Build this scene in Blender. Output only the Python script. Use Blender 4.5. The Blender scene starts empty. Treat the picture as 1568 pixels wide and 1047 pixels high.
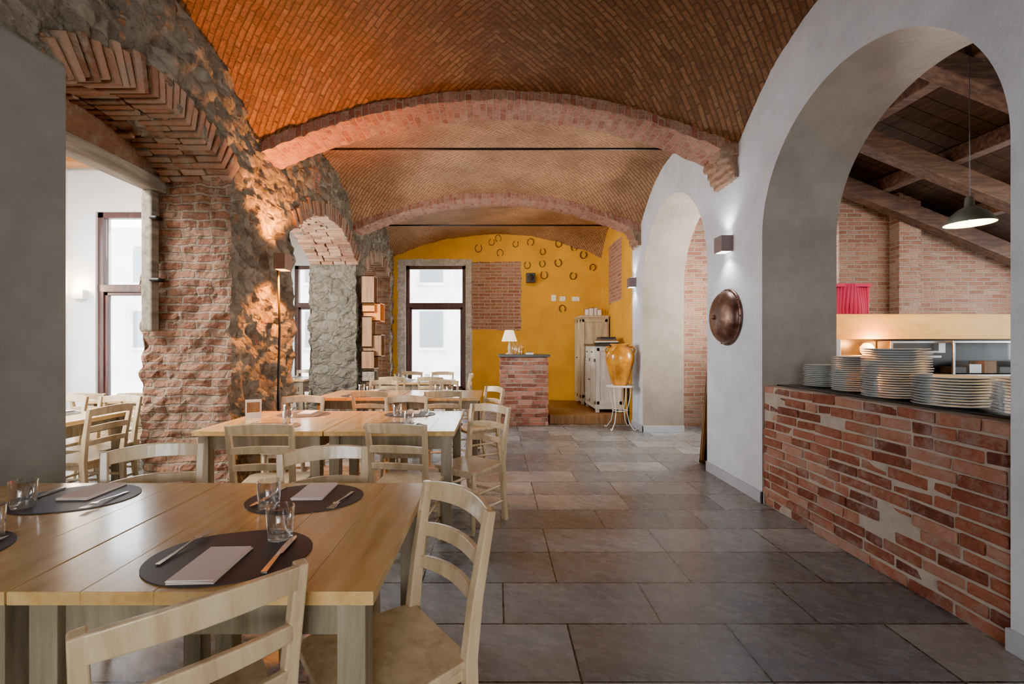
import bpy, bmesh, math, random
from mathutils import Vector, Matrix
random.seed(7)
D=bpy.data; C=bpy.context; scene=C.scene
try:
    scene.view_settings.view_transform='AgX'
    scene.view_settings.look='AgX - Punchy'
except Exception as e: print(e)
scene.view_settings.exposure=1.2

# ------------------------------------------------------------------ node helpers
def nd(nt,typ,ins=None,**at):
    n=nt.nodes.new(typ)
    for k,v in at.items(): setattr(n,k,v)
    for k,v in (ins or {}).items():
        s=n.inputs[k]
        if isinstance(v,bpy.types.NodeSocket): nt.links.new(v,s)
        else: s.default_value=v
    return n
def mth(nt,op,a,b=0.0,clamp=False):
    n=nd(nt,'ShaderNodeMath',{0:a,1:b},operation=op); n.use_clamp=clamp; return n.outputs[0]
def c4(c): return (c[0],c[1],c[2],1.0)
def mix(nt,f,a,b,mode='MIX'):
    n=nt.nodes.new('ShaderNodeMix'); n.data_type='RGBA'; n.blend_type=mode
    for i,v in ((0,f),(6,a),(7,b)):
        if isinstance(v,bpy.types.NodeSocket): nt.links.new(v,n.inputs[i])
        else: n.inputs[i].default_value = v if i==0 else c4(v)
    return n.outputs[2]
def ramp(nt,f,stops):
    n=nd(nt,'ShaderNodeValToRGB',{0:f}); cr=n.color_ramp
    while len(cr.elements)<len(stops): cr.elements.new(0.5)
    for e,(p,c) in zip(cr.elements,stops):
        e.position=p; e.color=c4(c) if isinstance(c,(tuple,list)) else (c,c,c,1)
    return n.outputs[0]
def mrange(nt,v,a,b,c=0.0,d=1.0):
    n=nd(nt,'ShaderNodeMapRange',{0:v,1:a,2:b,3:c,4:d}); return n.outputs[0]
def noise(nt,vec,scale,detail=4.0,rough=.55,out=0):
    ins={'Scale':scale,'Detail':detail,'Roughness':rough}
    if vec is not None: ins['Vector']=vec
    return nd(nt,'ShaderNodeTexNoise',ins).outputs[out]
def mk(name,rough=.7,metal=0.0):
    m=D.materials.new(name); m.use_nodes=True; nt=m.node_tree; b=nt.nodes['Principled BSDF']
    b.inputs['Roughness'].default_value=rough; b.inputs['Metallic'].default_value=metal
    return m,nt,b
def setc(nt,b,c):
    if isinstance(c,bpy.types.NodeSocket): nt.links.new(c,b.inputs['Base Color'])
    else: b.inputs['Base Color'].default_value=c4(c)
def bump(nt,b,h,dist=.01,strength=1.0):
    n=nd(nt,'ShaderNodeBump',{'Height':h,'Distance':dist,'Strength':strength})
    nt.links.new(n.outputs[0],b.inputs['Normal'])
def pos(nt): return nd(nt,'ShaderNodeNewGeometry').outputs['Position']
def wallco(nt):
    g=nd(nt,'ShaderNodeNewGeometry')
    p=nd(nt,'ShaderNodeSeparateXYZ',{0:g.outputs['Position']})
    n=nd(nt,'ShaderNodeSeparateXYZ',{0:g.outputs['True Normal']})
    fx=mth(nt,'GREATER_THAN',mth(nt,'ABSOLUTE',n.outputs[0]),.65)
    fz=mth(nt,'GREATER_THAN',mth(nt,'ABSOLUTE',n.outputs[2]),.75)
    u=nd(nt,'ShaderNodeMix',{0:fx,2:p.outputs[0],3:p.outputs[1]}).outputs[0]
    v=nd(nt,'ShaderNodeMix',{0:fz,2:p.outputs[2],3:p.outputs[1]}).outputs[0]
    cv=nd(nt,'ShaderNodeCombineXYZ',{0:u,1:v,2:0.0}).outputs[0]
    return g,p,n,cv
def vmath(nt,op,a,b):
    return nd(nt,'ShaderNodeVectorMath',{0:a,1:b},operation=op).outputs[0]
def distort(nt,vec,P,scale,amt,det=2.0):
    nz=noise(nt,P,scale,det,.5,1)
    s=vmath(nt,'SUBTRACT',nz,(.5,.5,.5))
    n=nd(nt,'ShaderNodeVectorMath',{0:s},operation='SCALE'); n.inputs['Scale'].default_value=amt
    return vmath(nt,'ADD',vec,n.outputs[0])
def brick(nt,vec,P,cols,mort,bw=.25,rh=.07,ms=.012,dis=.02,off=.5,mp=.62,dscale=5.0,rnd=.42):
    v=distort(nt,vec,P,dscale,dis,4.0)
    t=nd(nt,'ShaderNodeTexBrick',{'Vector':v,'Color1':(0,0,0,1),'Color2':(1,1,1,1),'Mortar':(.5,.5,.5,1),
        'Scale':1.0,'Mortar Size':ms,'Mortar Smooth':.35,'Bias':0.0,'Brick Width':bw,'Row Height':rh},offset=off)
    val=nd(nt,'ShaderNodeSeparateColor',{0:t.outputs[0]}).outputs[0]
    n1=noise(nt,P,2.2,5.0,.6); n2=noise(nt,P,32.0,5.0,.7); n3=noise(nt,P,7.0,6.0,.7)
    val=mth(nt,'ADD',mth(nt,'MULTIPLY',val,rnd),mth(nt,'ADD',mth(nt,'MULTIPLY',n1,.4),mth(nt,'MULTIPLY',n3,.35)))
    k=len(cols)-1
    col=ramp(nt,mth(nt,'SUBTRACT',val,.08),[(i/k*.85+.05,c) for i,c in enumerate(cols)])
    col=mix(nt,mrange(nt,n2,.35,.7,0,.6),col,tuple(x*.4 for x in cols[0]))
    mfac=mth(nt,'MAXIMUM',t.outputs[1],mrange(nt,noise(nt,P,9.0,6.0,.7),mp-.06,mp+.06,0,.75))
    mc=mix(nt,n2,tuple(x*.55 for x in mort),mort)
    col=mix(nt,mth(nt,'MULTIPLY',mfac,.85),col,mc)
    h=mth(nt,'ADD',mth(nt,'MULTIPLY',t.outputs[1],-1.0),mth(nt,'ADD',mth(nt,'MULTIPLY',n2,.7),mth(nt,'MULTIPLY',n3,.9)))
    return col,h,t.outputs[1]
def stone(nt,P,scale=5.0,cols=((.10,.083,.06),(.26,.215,.155),(.45,.39,.29)),mort=(.34,.285,.21)):
    v=distort(nt,P,P,6.0,.14,5.0)
    v=vmath(nt,'MULTIPLY',v,(1.0,1.0,1.6))
    a=nd(nt,'ShaderNodeTexVoronoi',{'Vector':v,'Scale':scale,'Randomness':1.0})
    e=nd(nt,'ShaderNodeTexVoronoi',{'Vector':v,'Scale':scale,'Randomness':1.0},feature='DISTANCE_TO_EDGE')
    val=nd(nt,'ShaderNodeSeparateColor',{0:a.outputs['Color']}).outputs[0]
    n2=noise(nt,P,20.0,9.0,.75); n4=noise(nt,P,3.0,6.0,.65)
    val=mth(nt,'ADD',mth(nt,'MULTIPLY',val,.38),mth(nt,'ADD',mth(nt,'MULTIPLY',n2,.55),mth(nt,'MULTIPLY',n4,.2)))
    col=ramp(nt,val,[(.28,cols[0]),(.55,cols[1]),(.82,cols[2])])
    ed=mrange(nt,e.outputs['Distance'],.0,.16,0,1)
    big=mrange(nt,noise(nt,P,4.0,7.0,.65),.42,.58,0,1)
    mfac=mth(nt,'MULTIPLY',mth(nt,'SUBTRACT',1.0,ed),.8)
    mfac=mth(nt,'MAXIMUM',mfac,mth(nt,'MULTIPLY',big,.4))
    mc=ramp(nt,n2,[(.3,tuple(x*.22 for x in mort)),(.5,tuple(x*.6 for x in mort)),(.75,tuple(min(1,x*1.2) for x in mort))])
    col=mix(nt,mfac,col,mc)
    pits=mrange(nt,noise(nt,P,11.0,7.0,.75),.31,.43,1,0)
    col=mix(nt,mth(nt,'MULTIPLY',pits,.8),col,(.04,.03,.022))
    h=mth(nt,'ADD',mth(nt,'MULTIPLY',ed,.9),mth(nt,'SUBTRACT',mth(nt,'MULTIPLY',n2,1.6),mth(nt,'MULTIPLY',pits,.7)))
    return col,h

RED=((.15,.05,.03),(.31,.105,.06),(.42,.18,.11),(.50,.31,.22))
def m_brickwall(name,cols=RED,mort=(.42,.35,.28),bd=.018,**k):
    m,nt,b=mk(name,.85); g,p,n,cv=wallco(nt)
    col,h,f=brick(nt,cv,g.outputs['Position'],cols,mort,**k); setc(nt,b,col); bump(nt,b,h,bd); return m
M={}
M['brick']=m_brickwall('old_brick',((.13,.05,.03),(.27,.105,.06),(.37,.18,.11),(.46,.32,.23)),(.36,.29,.22),mp=.61,dis=.03)
# vault brick, rows laid diagonally, mirrored about the crown
m,nt,b=mk('vault_brick',.66); P=pos(nt); p=nd(nt,'ShaderNodeSeparateXYZ',{0:P})
ax=mth(nt,'ABSOLUTE',p.outputs[0]); ty=p.outputs[1]
u=mth(nt,'MULTIPLY',mth(nt,'ADD',ax,ty),.7071); v=mth(nt,'MULTIPLY',mth(nt,'SUBTRACT',ty,ax),.7071)
cv=nd(nt,'ShaderNodeCombineXYZ',{0:u,1:v,2:0.0}).outputs[0]
ca,h,f=brick(nt,cv,P,((.085,.032,.012),(.20,.078,.027),(.28,.122,.046),(.37,.19,.085)),(.11,.048,.020),bw=.19,rh=.043,ms=.0065,dis=.022,mp=.70,dscale=3.5,rnd=.40)
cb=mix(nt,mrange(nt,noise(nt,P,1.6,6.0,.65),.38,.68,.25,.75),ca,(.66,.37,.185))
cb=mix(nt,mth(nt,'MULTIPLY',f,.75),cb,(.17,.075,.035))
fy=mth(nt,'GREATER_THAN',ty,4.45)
col=mix(nt,mth(nt,'MULTIPLY',fy,.85),ca,cb)  # bays past the near arch paler: daylight warmth and plaster residue in the colour
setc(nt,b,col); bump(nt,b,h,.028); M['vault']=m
m,nt,b=mk('arch_brick',.85); P=pos(nt); uv=nd(nt,'ShaderNodeUVMap').outputs[0]
col,h,f=brick(nt,uv,P,((.16,.05,.03),(.34,.12,.07),(.46,.215,.14),(.56,.36,.27)),(.42,.28,.20),bw=.13,rh=.065,ms=.009,dis=.024,mp=.60); setc(nt,b,col); bump(nt,b,h,.025); M['arch']=m
m,nt,b=mk('rubble_stone',.92); g,p,n,cv=wallco(nt); P=g.outputs['Position']
sc,sh=stone(nt,P,5.5)
bc,bh,_=brick(nt,cv,P,((.11,.042,.022),(.26,.10,.048),(.38,.18,.095),(.43,.30,.20)),(.33,.25,.17),dis=.055,mp=.58)
ny=mth(nt,'GREATER_THAN',mth(nt,'ABSOLUTE',n.outputs[1]),.6)
z1=mth(nt,'MAXIMUM',mth(nt,'LESS_THAN',p.outputs[1],4.4),mth(nt,'GREATER_THAN',p.outputs[1],8.5))
f=mth(nt,'MULTIPLY',ny,z1)
f=mth(nt,'MAXIMUM',f,mth(nt,'GREATER_THAN',noise(nt,P,1.1,2.0,.5),.66))
fj=mth(nt,'MULTIPLY',mth(nt,'GREATER_THAN',p.outputs[1],6.9),mth(nt,'LESS_THAN',p.outputs[1],7.4))
sc=mix(nt,mth(nt,'MULTIPLY',fj,.55),sc,(.13,.125,.095))  # far jamb darkened in its colour to offset the strong side light
setc(nt,b,mix(nt,f,sc,bc)); hh=nd(nt,'ShaderNodeMix',{0:f,2:sh,3:bh}).outputs[0]; bump(nt,b,hh,.04); M['stone']=m
def m_plaster(name,c,c2,sc=2.0,r=.85,bd=.006):
    m,nt,b=mk(name,r); P=pos(nt)
    setc(nt,b,mix(nt,mrange(nt,noise(nt,P,sc,7.0,.7),.35,.7),c,c2)); bump(nt,b,noise(nt,P,18.0,7.0,.7),bd); return m
M['white']=m_plaster('white_plaster',(.66,.68,.74),(.50,.52,.58))
M['roomwhite']=m_plaster('room_plaster',(.88,.88,.87),(.82,.82,.82))
M['grey']=m_plaster('grey_plaster',(.155,.15,.13),(.105,.102,.088))
def yellow_nodes(nt,P): return mix(nt,mrange(nt,noise(nt,P,1.8,6.0,.6),.3,.7),(.72,.36,.008),(.54,.25,.005))
def rect(nt,a,b_,a0,a1,b0,b1,wob):
    A=mth(nt,'ADD',a,wob); B_=mth(nt,'ADD',b_,wob)
    f=mth(nt,'MULTIPLY',mth(nt,'GREATER_THAN',A,a0),mth(nt,'LESS_THAN',A,a1))
    f2=mth(nt,'MULTIPLY',mth(nt,'GREATER_THAN',B_,b0),mth(nt,'LESS_THAN',B_,b1))
    return mth(nt,'MULTIPLY',f,f2)
m,nt,b=mk('right_wall_plaster',.85); g,p,n,cv=wallco(nt); P=g.outputs['Position']
pn=mrange(nt,noise(nt,P,2.0,7.0,.7),.35,.7)
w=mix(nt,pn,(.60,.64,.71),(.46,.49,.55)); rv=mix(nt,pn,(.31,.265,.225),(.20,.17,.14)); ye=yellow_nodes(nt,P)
w=mix(nt,mth(nt,'LESS_THAN',mth(nt,'ABSOLUTE',n.outputs[0]),.5),w,rv)  # reveals and soffits get a darker tone, their shade painted into the colour
bc,bh,_=brick(nt,cv,P,RED,(.42,.35,.28))
wob=mth(nt,'MULTIPLY',mth(nt,'SUBTRACT',noise(nt,P,5.0,4.0,.6),.5),.14)
col=mix(nt,mth(nt,'GREATER_THAN',p.outputs[1],7.55),w,ye)
col=mix(nt,rect(nt,p.outputs[1],p.outputs[2],8.2,9.15,2.15,3.3,wob),col,bc)
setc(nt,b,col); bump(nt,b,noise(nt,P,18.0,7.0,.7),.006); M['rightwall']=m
m,nt,b=mk('yellow_plaster',.8); g,p,n,cv=wallco(nt); P=g.outputs['Position']
ye=yellow_nodes(nt,P); bc,bh,_=brick(nt,cv,P,RED,(.5,.42,.33))
wob=mth(nt,'MULTIPLY',mth(nt,'SUBTRACT',noise(nt,P,5.0,4.0,.6),.5),.12)
f1=rect(nt,p.outputs[0],p.outputs[2],-.62,.53,1.66,3.12,wob)
sur=rect(nt,p.outputs[0],p.outputs[2],-2.12,-.52,.1,3.18,mth(nt,'MULTIPLY',wob,.6))
sc,sh=stone(nt,P,9.0,((.3,.27,.22),(.5,.46,.4),(.65,.6,.52)),(.55,.5,.42))
col=mix(nt,sur,ye,sc); f1b=mth(nt,'MULTIPLY',f1,mth(nt,'GREATER_THAN',p.outputs[0],-.53))
col=mix(nt,f1b,col,bc)
col=mix(nt,mth(nt,'LESS_THAN',p.outputs[0],-2.6),col,(.8,.79,.77))
setc(nt,b,col); hm=nd(nt,'ShaderNodeMix',{0:f1b,2:mth(nt,'MULTIPLY',noise(nt,P,20.0),.2),3:bh}).outputs[0]; bump(nt,b,hm,.015); M['yellow']=m
# floor
m,nt,b=mk('slate_tiles',.4); P=pos(nt)
v=vmath(nt,'SUBTRACT',P,(.34,2.197,0.0))
t=nd(nt,'ShaderNodeTexBrick',{'Vector':v,'Color1':(0,0,0,1),'Color2':(1,1,1,1),'Mortar':(.5,.5,.5,1),'Scale':1.0,'Mortar Size':.0045,'Mortar Smooth':.1,'Bias':0.0,'Brick Width':.76,'Row Height':.38},offset=.4,offset_frequency=3)
val=nd(nt,'ShaderNodeSeparateColor',{0:t.outputs[0]}).outputs[0]
off=vmath(nt,'MULTIPLY',nd(nt,'ShaderNodeCombineXYZ',{0:val,1:val,2:val}).outputs[0],(7.0,5.0,3.0))
Pt=vmath(nt,'ADD',P,off)
rt=nd(nt,'ShaderNodeVectorRotate',{'Vector':Pt,'Angle':.5},rotation_type='Z_AXIS').outputs[0]
vs=vmath(nt,'MULTIPLY',distort(nt,rt,Pt,2.0,.15,4.0),(1.0,2.2,1.0))
n1=noise(nt,vs,2.2,10.0,.58); n2=noise(nt,P,60.0,6.0,.6); n6=noise(nt,vs,9.0,10.0,.66)
vv=mth(nt,'ADD',mth(nt,'MULTIPLY',val,.40),mth(nt,'ADD',mth(nt,'MULTIPLY',n1,.45),mth(nt,'MULTIPLY',n6,.25)))
col=ramp(nt,vv,[(.32,(.115,.12,.13)),(.50,(.185,.19,.20)),(.68,(.265,.267,.27)),(.85,(.40,.395,.38))])
col=mix(nt,mrange(nt,noise(nt,Pt,.9,3.0,.5),.48,.66,0,.5),col,(.19,.15,.115))
col=mix(nt,mrange(nt,n2,.3,.8,0,.3),col,(.08,.08,.085))
col=mix(nt,t.outputs[1],col,(.028,.026,.024)); setc(nt,b,col)
nt.links.new(mrange(nt,n6,.3,.7,.20,.34),b.inputs['Roughness'])
bump(nt,b,mth(nt,'SUBTRACT',mth(nt,'ADD',mth(nt,'MULTIPLY',n1,.4),mth(nt,'MULTIPLY',n6,.3)),mth(nt,'MULTIPLY',t.outputs[1],.6)),.004); M['floor']=m
def m_wood(name,c1,c2,c3,r=.35,along='Y',coat=0.0,sc=1.0,worn=.5):
    m,nt,b=mk(name,r); o=nd(nt,'ShaderNodeTexCoord').outputs['Object']
    s={'X':(1.2,14,14),'Y':(14,1.2,14),'Z':(14,14,1.2)}[along]
    v=vmath(nt,'MULTIPLY',o,tuple(x*sc for x in s)); n1=noise(nt,distort(nt,v,o,2.0,1.2),1.5,7.0,.65)
    col=ramp(nt,n1,[(.3,c1),(.5,c2),(.7,c3)])
    n3=noise(nt,o,2.5,5.0,.6); col=mix(nt,mrange(nt,n3,.5,.75,0,worn),col,c1)
    setc(nt,b,col); bump(nt,b,n1,.0015); b.inputs['Coat Weight'].default_value=coat; b.inputs['Coat Roughness'].default_value=.12; return m
M['tabletop']=m_wood('honey_pine',(.42,.235,.07),(.57,.345,.12),(.65,.43,.18),.26,'Y',.6,worn=.3)
M['tableleg']=m_wood('washed_wood',(.13,.10,.06),(.22,.175,.11),(.32,.26,.18),.5,'Z')
M['chair']=m_wood('cream_beech',(.36,.25,.13),(.53,.39,.22),(.63,.49,.30),.3,'Z',.3)
M['beam']=m_wood('old_oak_beam',(.03,.014,.008),(.075,.035,.019),(.15,.075,.042),.8,'X')
M['roofplank']=m_wood('dark_plank',(.02,.010,.006),(.045,.022,.012),(.08,.04,.02),.8,'Y')
M['orangebeam']=m_wood('pine_beam',(.35,.14,.03),(.52,.24,.07),(.6,.32,.12),.6,'X')
M['framewood']=m_wood('window_wood',(.045,.018,.014),(.08,.032,.024),(.12,.05,.038),.45,'Z')
M['greywood']=m_wood('weathered_wood',(.10,.08,.055),(.22,.18,.13),(.33,.28,.21),.85,'Y')
M['lightply']=m_wood('pale_pine_board',(.72,.38,.05),(.86,.52,.10),(.92,.62,.18),.4,'X')  # warm glow on the board is put into its colour as strong yellow
M['cab']=m_wood('aged_cream_paint',(.34,.25,.14),(.50,.40,.25),(.60,.50,.34),.55,'Z')
M['cabwhite']=m_wood('white_paint',(.50,.47,.39),(.68,.65,.57),(.76,.74,.68),.5,'Z')
M['boxwood']=m_wood('box_wood',(.12,.05,.02),(.25,.12,.045),(.34,.18,.07),.6,'Z')
def plain(name,c,r=.5,metal=0.0,em=None,es=0,var=.12):
    m,nt,b=mk(name,r,metal); P=nd(nt,'ShaderNodeTexCoord').outputs['Object']
    setc(nt,b,mix(nt,noise(nt,P,12.0,4.0,.6),tuple(x*(1-var) for x in c),tuple(min(1,x*(1+var)) for x in c)))
    if em: b.inputs['Emission Color'].default_value=c4(em); b.inputs['Emission Strength'].default_value=es
    return m
M['iron']=plain('dark_iron',(.03,.028,.026),.5,.8)
M['steel']=plain('steel',(.62,.62,.62),.25,1.0)
M['slate']=plain('slate_mat',(.042,.043,.052),.5)
M['napkin']=plain('napkin_cloth',(.80,.68,.62),.9,var=.05)
M['china']=plain('white_china',(.58,.61,.62),.12,var=.03)
M['blackslab']=plain('dark_stone_slab',(.04,.038,.037),.3)
M['mortar']=plain('mortar',(.34,.29,.24),.95,var=.3)
M['trim']=plain('grey_stone_trim',(.36,.38,.42),.7)
M['sconceshell']=plain('brushed_aluminium',(.20,.15,.15),.5,.4)
M['whiteiron']=plain('white_iron',(.72,.72,.68),.5)
M['horseshoe']=plain('rusty_shoe',(.08,.045,.025),.6,.4,var=.5)
M['black']=plain('black_plastic',(.015,.015,.015),.4)
M['magenta']=plain('magenta_cloth',(.34,.003,.07),.8)
M['orange']=plain('orange_paint',(.75,.25,.03),.6)
M['paper']=plain('paper',(.75,.72,.66),.8,var=.15)
M['bulbw']=plain('bulb_warm',(1,.7,.4),.5,em=(1,.32,.04),es=9)
M['bulbc']=plain('bulb_cool',(1,1,1),.5,em=(.95,.98,1),es=5)
M['shade']=plain('lamp_shade',(.8,.72,.6),.6,em=(1,.75,.45),es=.6)
M['enamel']=plain('enamel_shade',(.12,.12,.09),.3,.3)
M['enamelin']=plain('enamel_inside',(.5,.46,.33),.3)
M['sconce']=plain('sconce_paint',(.22,.12,.08),.5,.3,var=.3)
M['facade']=m_plaster('facade_stone',(.72,.70,.66),(.48,.46,.42),1.2)
M['winglassfar']=plain('distant_window',(.16,.17,.18),.3)
M['ground']=plain('courtyard',(.60,.59,.55),.9)
m,nt,b=mk('aged_copper',.40,.7); P=nd(nt,'ShaderNodeTexCoord').outputs['Object']
setc(nt,b,ramp(nt,noise(nt,P,7.0,8.0,.7),[(.3,(.05,.028,.024)),(.5,(.12,.065,.05)),(.75,(.34,.21,.16))])); M['copper']=m
m,nt,b=mk('yellow_glaze',.18); P=nd(nt,'ShaderNodeTexCoord').outputs['Object']
setc(nt,b,ramp(nt,noise(nt,P,5.0,6.0,.65),[(.3,(.26,.08,.01)),(.55,(.58,.24,.012)),(.8,(.76,.40,.04))])); M['glaze']=m
def m_laid(name,cols,mort,lo=.47,hi=.60,amt=.85):
    m,nt,b=mk(name,.85); g=nd(nt,'ShaderNodeNewGeometry'); P=g.outputs['Position']
    n1=noise(nt,P,22.0,8.0,.75); n0=noise(nt,P,7.0,7.0,.75); n5=noise(nt,P,1.7,3.0,.5)
    v=mth(nt,'ADD',mth(nt,'MULTIPLY',g.outputs['Random Per Island'],.5),mth(nt,'MULTIPLY',n1,.55))
    col=ramp(nt,v,[(.15,cols[0]),(.4,cols[1]),(.62,cols[2]),(.85,cols[3])])
    k=mth(nt,'ADD',n0,mth(nt,'MULTIPLY',mth(nt,'SUBTRACT',n5,.5),.35))
    col=mix(nt,mrange(nt,k,lo,hi,0,amt),col,mix(nt,n1,tuple(x*.6 for x in mort),mort)); setc(nt,b,col); bump(nt,b,mth(nt,'ADD',n1,mth(nt,'MULTIPLY',n0,1.5)),.018); return m
M['laid']=m_laid('laid_brick',((.06,.024,.018),(.21,.062,.036),(.36,.128,.076),(.47,.26,.19)),(.44,.34,.29),.50,.69,.75)
M['laidold']=m_laid('weathered_brick',((.09,.042,.024),(.21,.092,.048),(.30,.15,.085),(.37,.23,.15)),(.31,.25,.18),.48,.62,.8)
m,nt,b=mk('clear_glass',.02)
out=nt.nodes['Material Output']; tr=nd(nt,'ShaderNodeBsdfTransparent',{0:(.97,.985,.985,1)}); gl=nd(nt,'ShaderNodeBsdfGlossy',{'Roughness':.03,'Color':(1,1,1,1)})
lw=nd(nt,'ShaderNodeLayerWeight',{'Blend':.3}); mx=nd(nt,'ShaderNodeMixShader',{0:mrange(nt,lw.outputs['Facing'],0,1,.05,.75),1:tr.outputs[0],2:gl.outputs[0]})
nt.links.new(mx.outputs[0],out.inputs[0]); M['glass']=m
m,nt,b=mk('window_glass',.02)
out=nt.nodes['Material Output']; tr=nd(nt,'ShaderNodeBsdfTransparent',{0:(.97,.98,.98,1)}); gl=nd(nt,'ShaderNodeBsdfGlossy',{'Roughness':.03})
mx=nd(nt,'ShaderNodeMixShader',{0:.06,1:tr.outputs[0],2:gl.outputs[0]}); nt.links.new(mx.outputs[0],out.inputs[0]); M['wglass']=m

# ------------------------------------------------------------------ mesh helpers
class B:
    def __init__(s): s.bm=bmesh.new(); s.mats=[]; s.uv=None
    def mi(s,m):
        if m not in s.mats: s.mats.append(m)
        return s.mats.index(m)
    def hexa(s,pts,m):
        i=s.mi(m); v=[s.bm.verts.new(p) for p in pts]
        for f in ((0,3,2,1),(4,5,6,7),(0,1,5,4),(1,2,6,5),(2,3,7,6),(3,0,4,7)):
            fc=s.bm.faces.new([v[k] for k in f]); fc.material_index=i
    def box(s,a,b,m,T=None):
        x0,y0,z0=a; x1,y1,z1=b
        p=[Vector(q) for q in ((x0,y0,z0),(x1,y0,z0),(x1,y1,z0),(x0,y1,z0),(x0,y0,z1),(x1,y0,z1),(x1,y1,z1),(x0,y1,z1))]
        if T is not None: p=[T@q for q in p]
        s.hexa(p,m)
    def sweep(s,path,w,d,m,up=(0,1,0),round_=False,n=8):
        i=s.mi(m); path=[Vector(p) for p in path]; rings=[]; k=len(path)
        for j,p in enumerate(path):
            t=(path[min(j+1,k-1)]-path[max(j-1,0)]).normalized()
            u=Vector(up); sd=t.cross(u)
            if sd.length<1e-4: u=Vector((1,0,0)); sd=t.cross(u)
            sd.normalize(); uu=sd.cross(t).normalized()
            ww=w[j] if isinstance(w,(list,tuple)) else w; dd=d[j] if isinstance(d,(list,tuple)) else d
            if round_:
                ring=[s.bm.verts.new(p+sd*math.cos(a)*ww/2+uu*math.sin(a)*dd/2) for a in [2*math.pi*q/n for q in range(n)]]
            else:
                ring=[s.bm.verts.new(p+sd*a*ww/2+uu*b_*dd/2) for a,b_ in ((-1,-1),(1,-1),(1,1),(-1,1))]
            rings.append(ring)
        for a,b_ in zip(rings,rings[1:]):
            L=len(a)
            for q in range(L):
                f=s.bm.faces.new((a[q],a[(q+1)%L],b_[(q+1)%L],b_[q])); f.material_index=i; f.smooth=round_
        for r in (rings[0],rings[-1]):
            f=s.bm.faces.new(r); f.material_index=i
    def lathe(s,prof,m,c=(0,0,0),n=28,T=None,smooth=True,caps=False):
        i=s.mi(m); rings=[]
        for r,z in prof:
            ring=[]
            for q in range(n):
                a=2*math.pi*q/n; p=Vector((r*math.cos(a),r*math.sin(a),z))
                if T is not None: p=T@p
                ring.append(s.bm.verts.new(p+Vector(c)))
            rings.append(ring)
        for a,b_ in zip(rings,rings[1:]):
            for q in range(n):
                f=s.bm.faces.new((a[q],a[(q+1)%n],b_[(q+1)%n],b_[q])); f.material_index=i; f.smooth=smooth
        if caps:
            for r in (rings[0],rings[-1]): s.bm.faces.new(r).material_index=i
    def poly(s,pts,z0,z1,m):
        i=s.mi(m); a=[s.bm.verts.new((p[0],p[1],z0)) for p in pts]; b_=[s.bm.verts.new((p[0],p[1],z1)) for p in pts]
        s.bm.faces.new(a[::-1]).material_index=i; s.bm.faces.new(b_).material_index=i; L=len(a)
        for q in range(L): s.bm.faces.new((a[q],a[(q+1)%L],b_[(q+1)%L],b_[q])).material_index=i
    def mesh(s,name):
        bmesh.ops.recalc_face_normals(s.bm,faces=s.bm.faces)
        me=D.meshes.new(name); s.bm.to_mesh(me); s.bm.free()
        for m in s.mats: me.materials.append(m if not isinstance(m,str) else M[m])
        return me
    def obj(s,name,bevel=0,loc=(0,0,0),rot=0,seg=2):
        return put(name,s.mesh(name),loc,rot,bevel,seg)
def put(name,me,loc=(0,0,0),rot=0,bevel=0,seg=2):
    o=D.objects.new(name,me); scene.collection.objects.link(o); o.location=loc; o.rotation_euler=(0,0,rot)
    if bevel:
        md=o.modifiers.new('bevel','BEVEL'); md.width=bevel; md.segments=seg; md.limit_method='ANGLE'; md.angle_limit=math.radians(40)
    return o
def slab(name,outline,holes,axis,c0,c1,mat):
    cu=D.curves.new(name,'CURVE'); cu.dimensions='2D'; cu.fill_mode='BOTH'; cu.extrude=(c1-c0)/2
    for pl in [outline]+holes:
        sp=cu.splines.new('POLY'); sp.points.add(len(pl)-1)
        for q,(a,b_) in enumerate(pl): sp.points[q].co=(a,b_,0,1)
        sp.use_cyclic_u=True
    o=D.objects.new('tmp',cu); scene.collection.objects.link(o); C.view_layer.update()
    me=D.meshes.new_from_object(o.evaluated_get(C.evaluated_depsgraph_get())); D.objects.remove(o)
    mid=(c0+c1)/2
    for v in me.vertices:
        a,b_,t=v.co; v.co=(mid+t,a,b_) if axis=='X' else (a,mid+t,b_)
    bm=bmesh.new(); bm.from_mesh(me); bmesh.ops.remove_doubles(bm,verts=bm.verts,dist=1e-4); bmesh.ops.recalc_face_normals(bm,faces=bm.faces); bm.to_mesh(me); bm.free()
    for p in me.polygons: p.use_smooth=False
    me.name=name; me.materials.clear(); me.materials.append(M[mat]); return put(name,me)
def rectpl(a0,a1,b0,b1): return [(a0,b0),(a1,b0),(a1,b1),(a0,b1)]
def seg_arch(a0,a1,zs,zc,z0=-.5,n=20):
    hw=(a1-a0)/2; r=zc-zs; R=(hw*hw+r*r)/(2*r); cz=zc-R; cx=(a0+a1)/2; th=math.asin(min(1,hw/R))
    if r>hw*.999: th=math.pi/2
    pts=[(cx+R*math.sin(th-2*th*q/n),cz+R*math.cos(th-2*th*q/n)) for q in range(n+1)]
    return [(a0,z0),(a1,z0)]+pts, (cx,cz,R,th)

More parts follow.
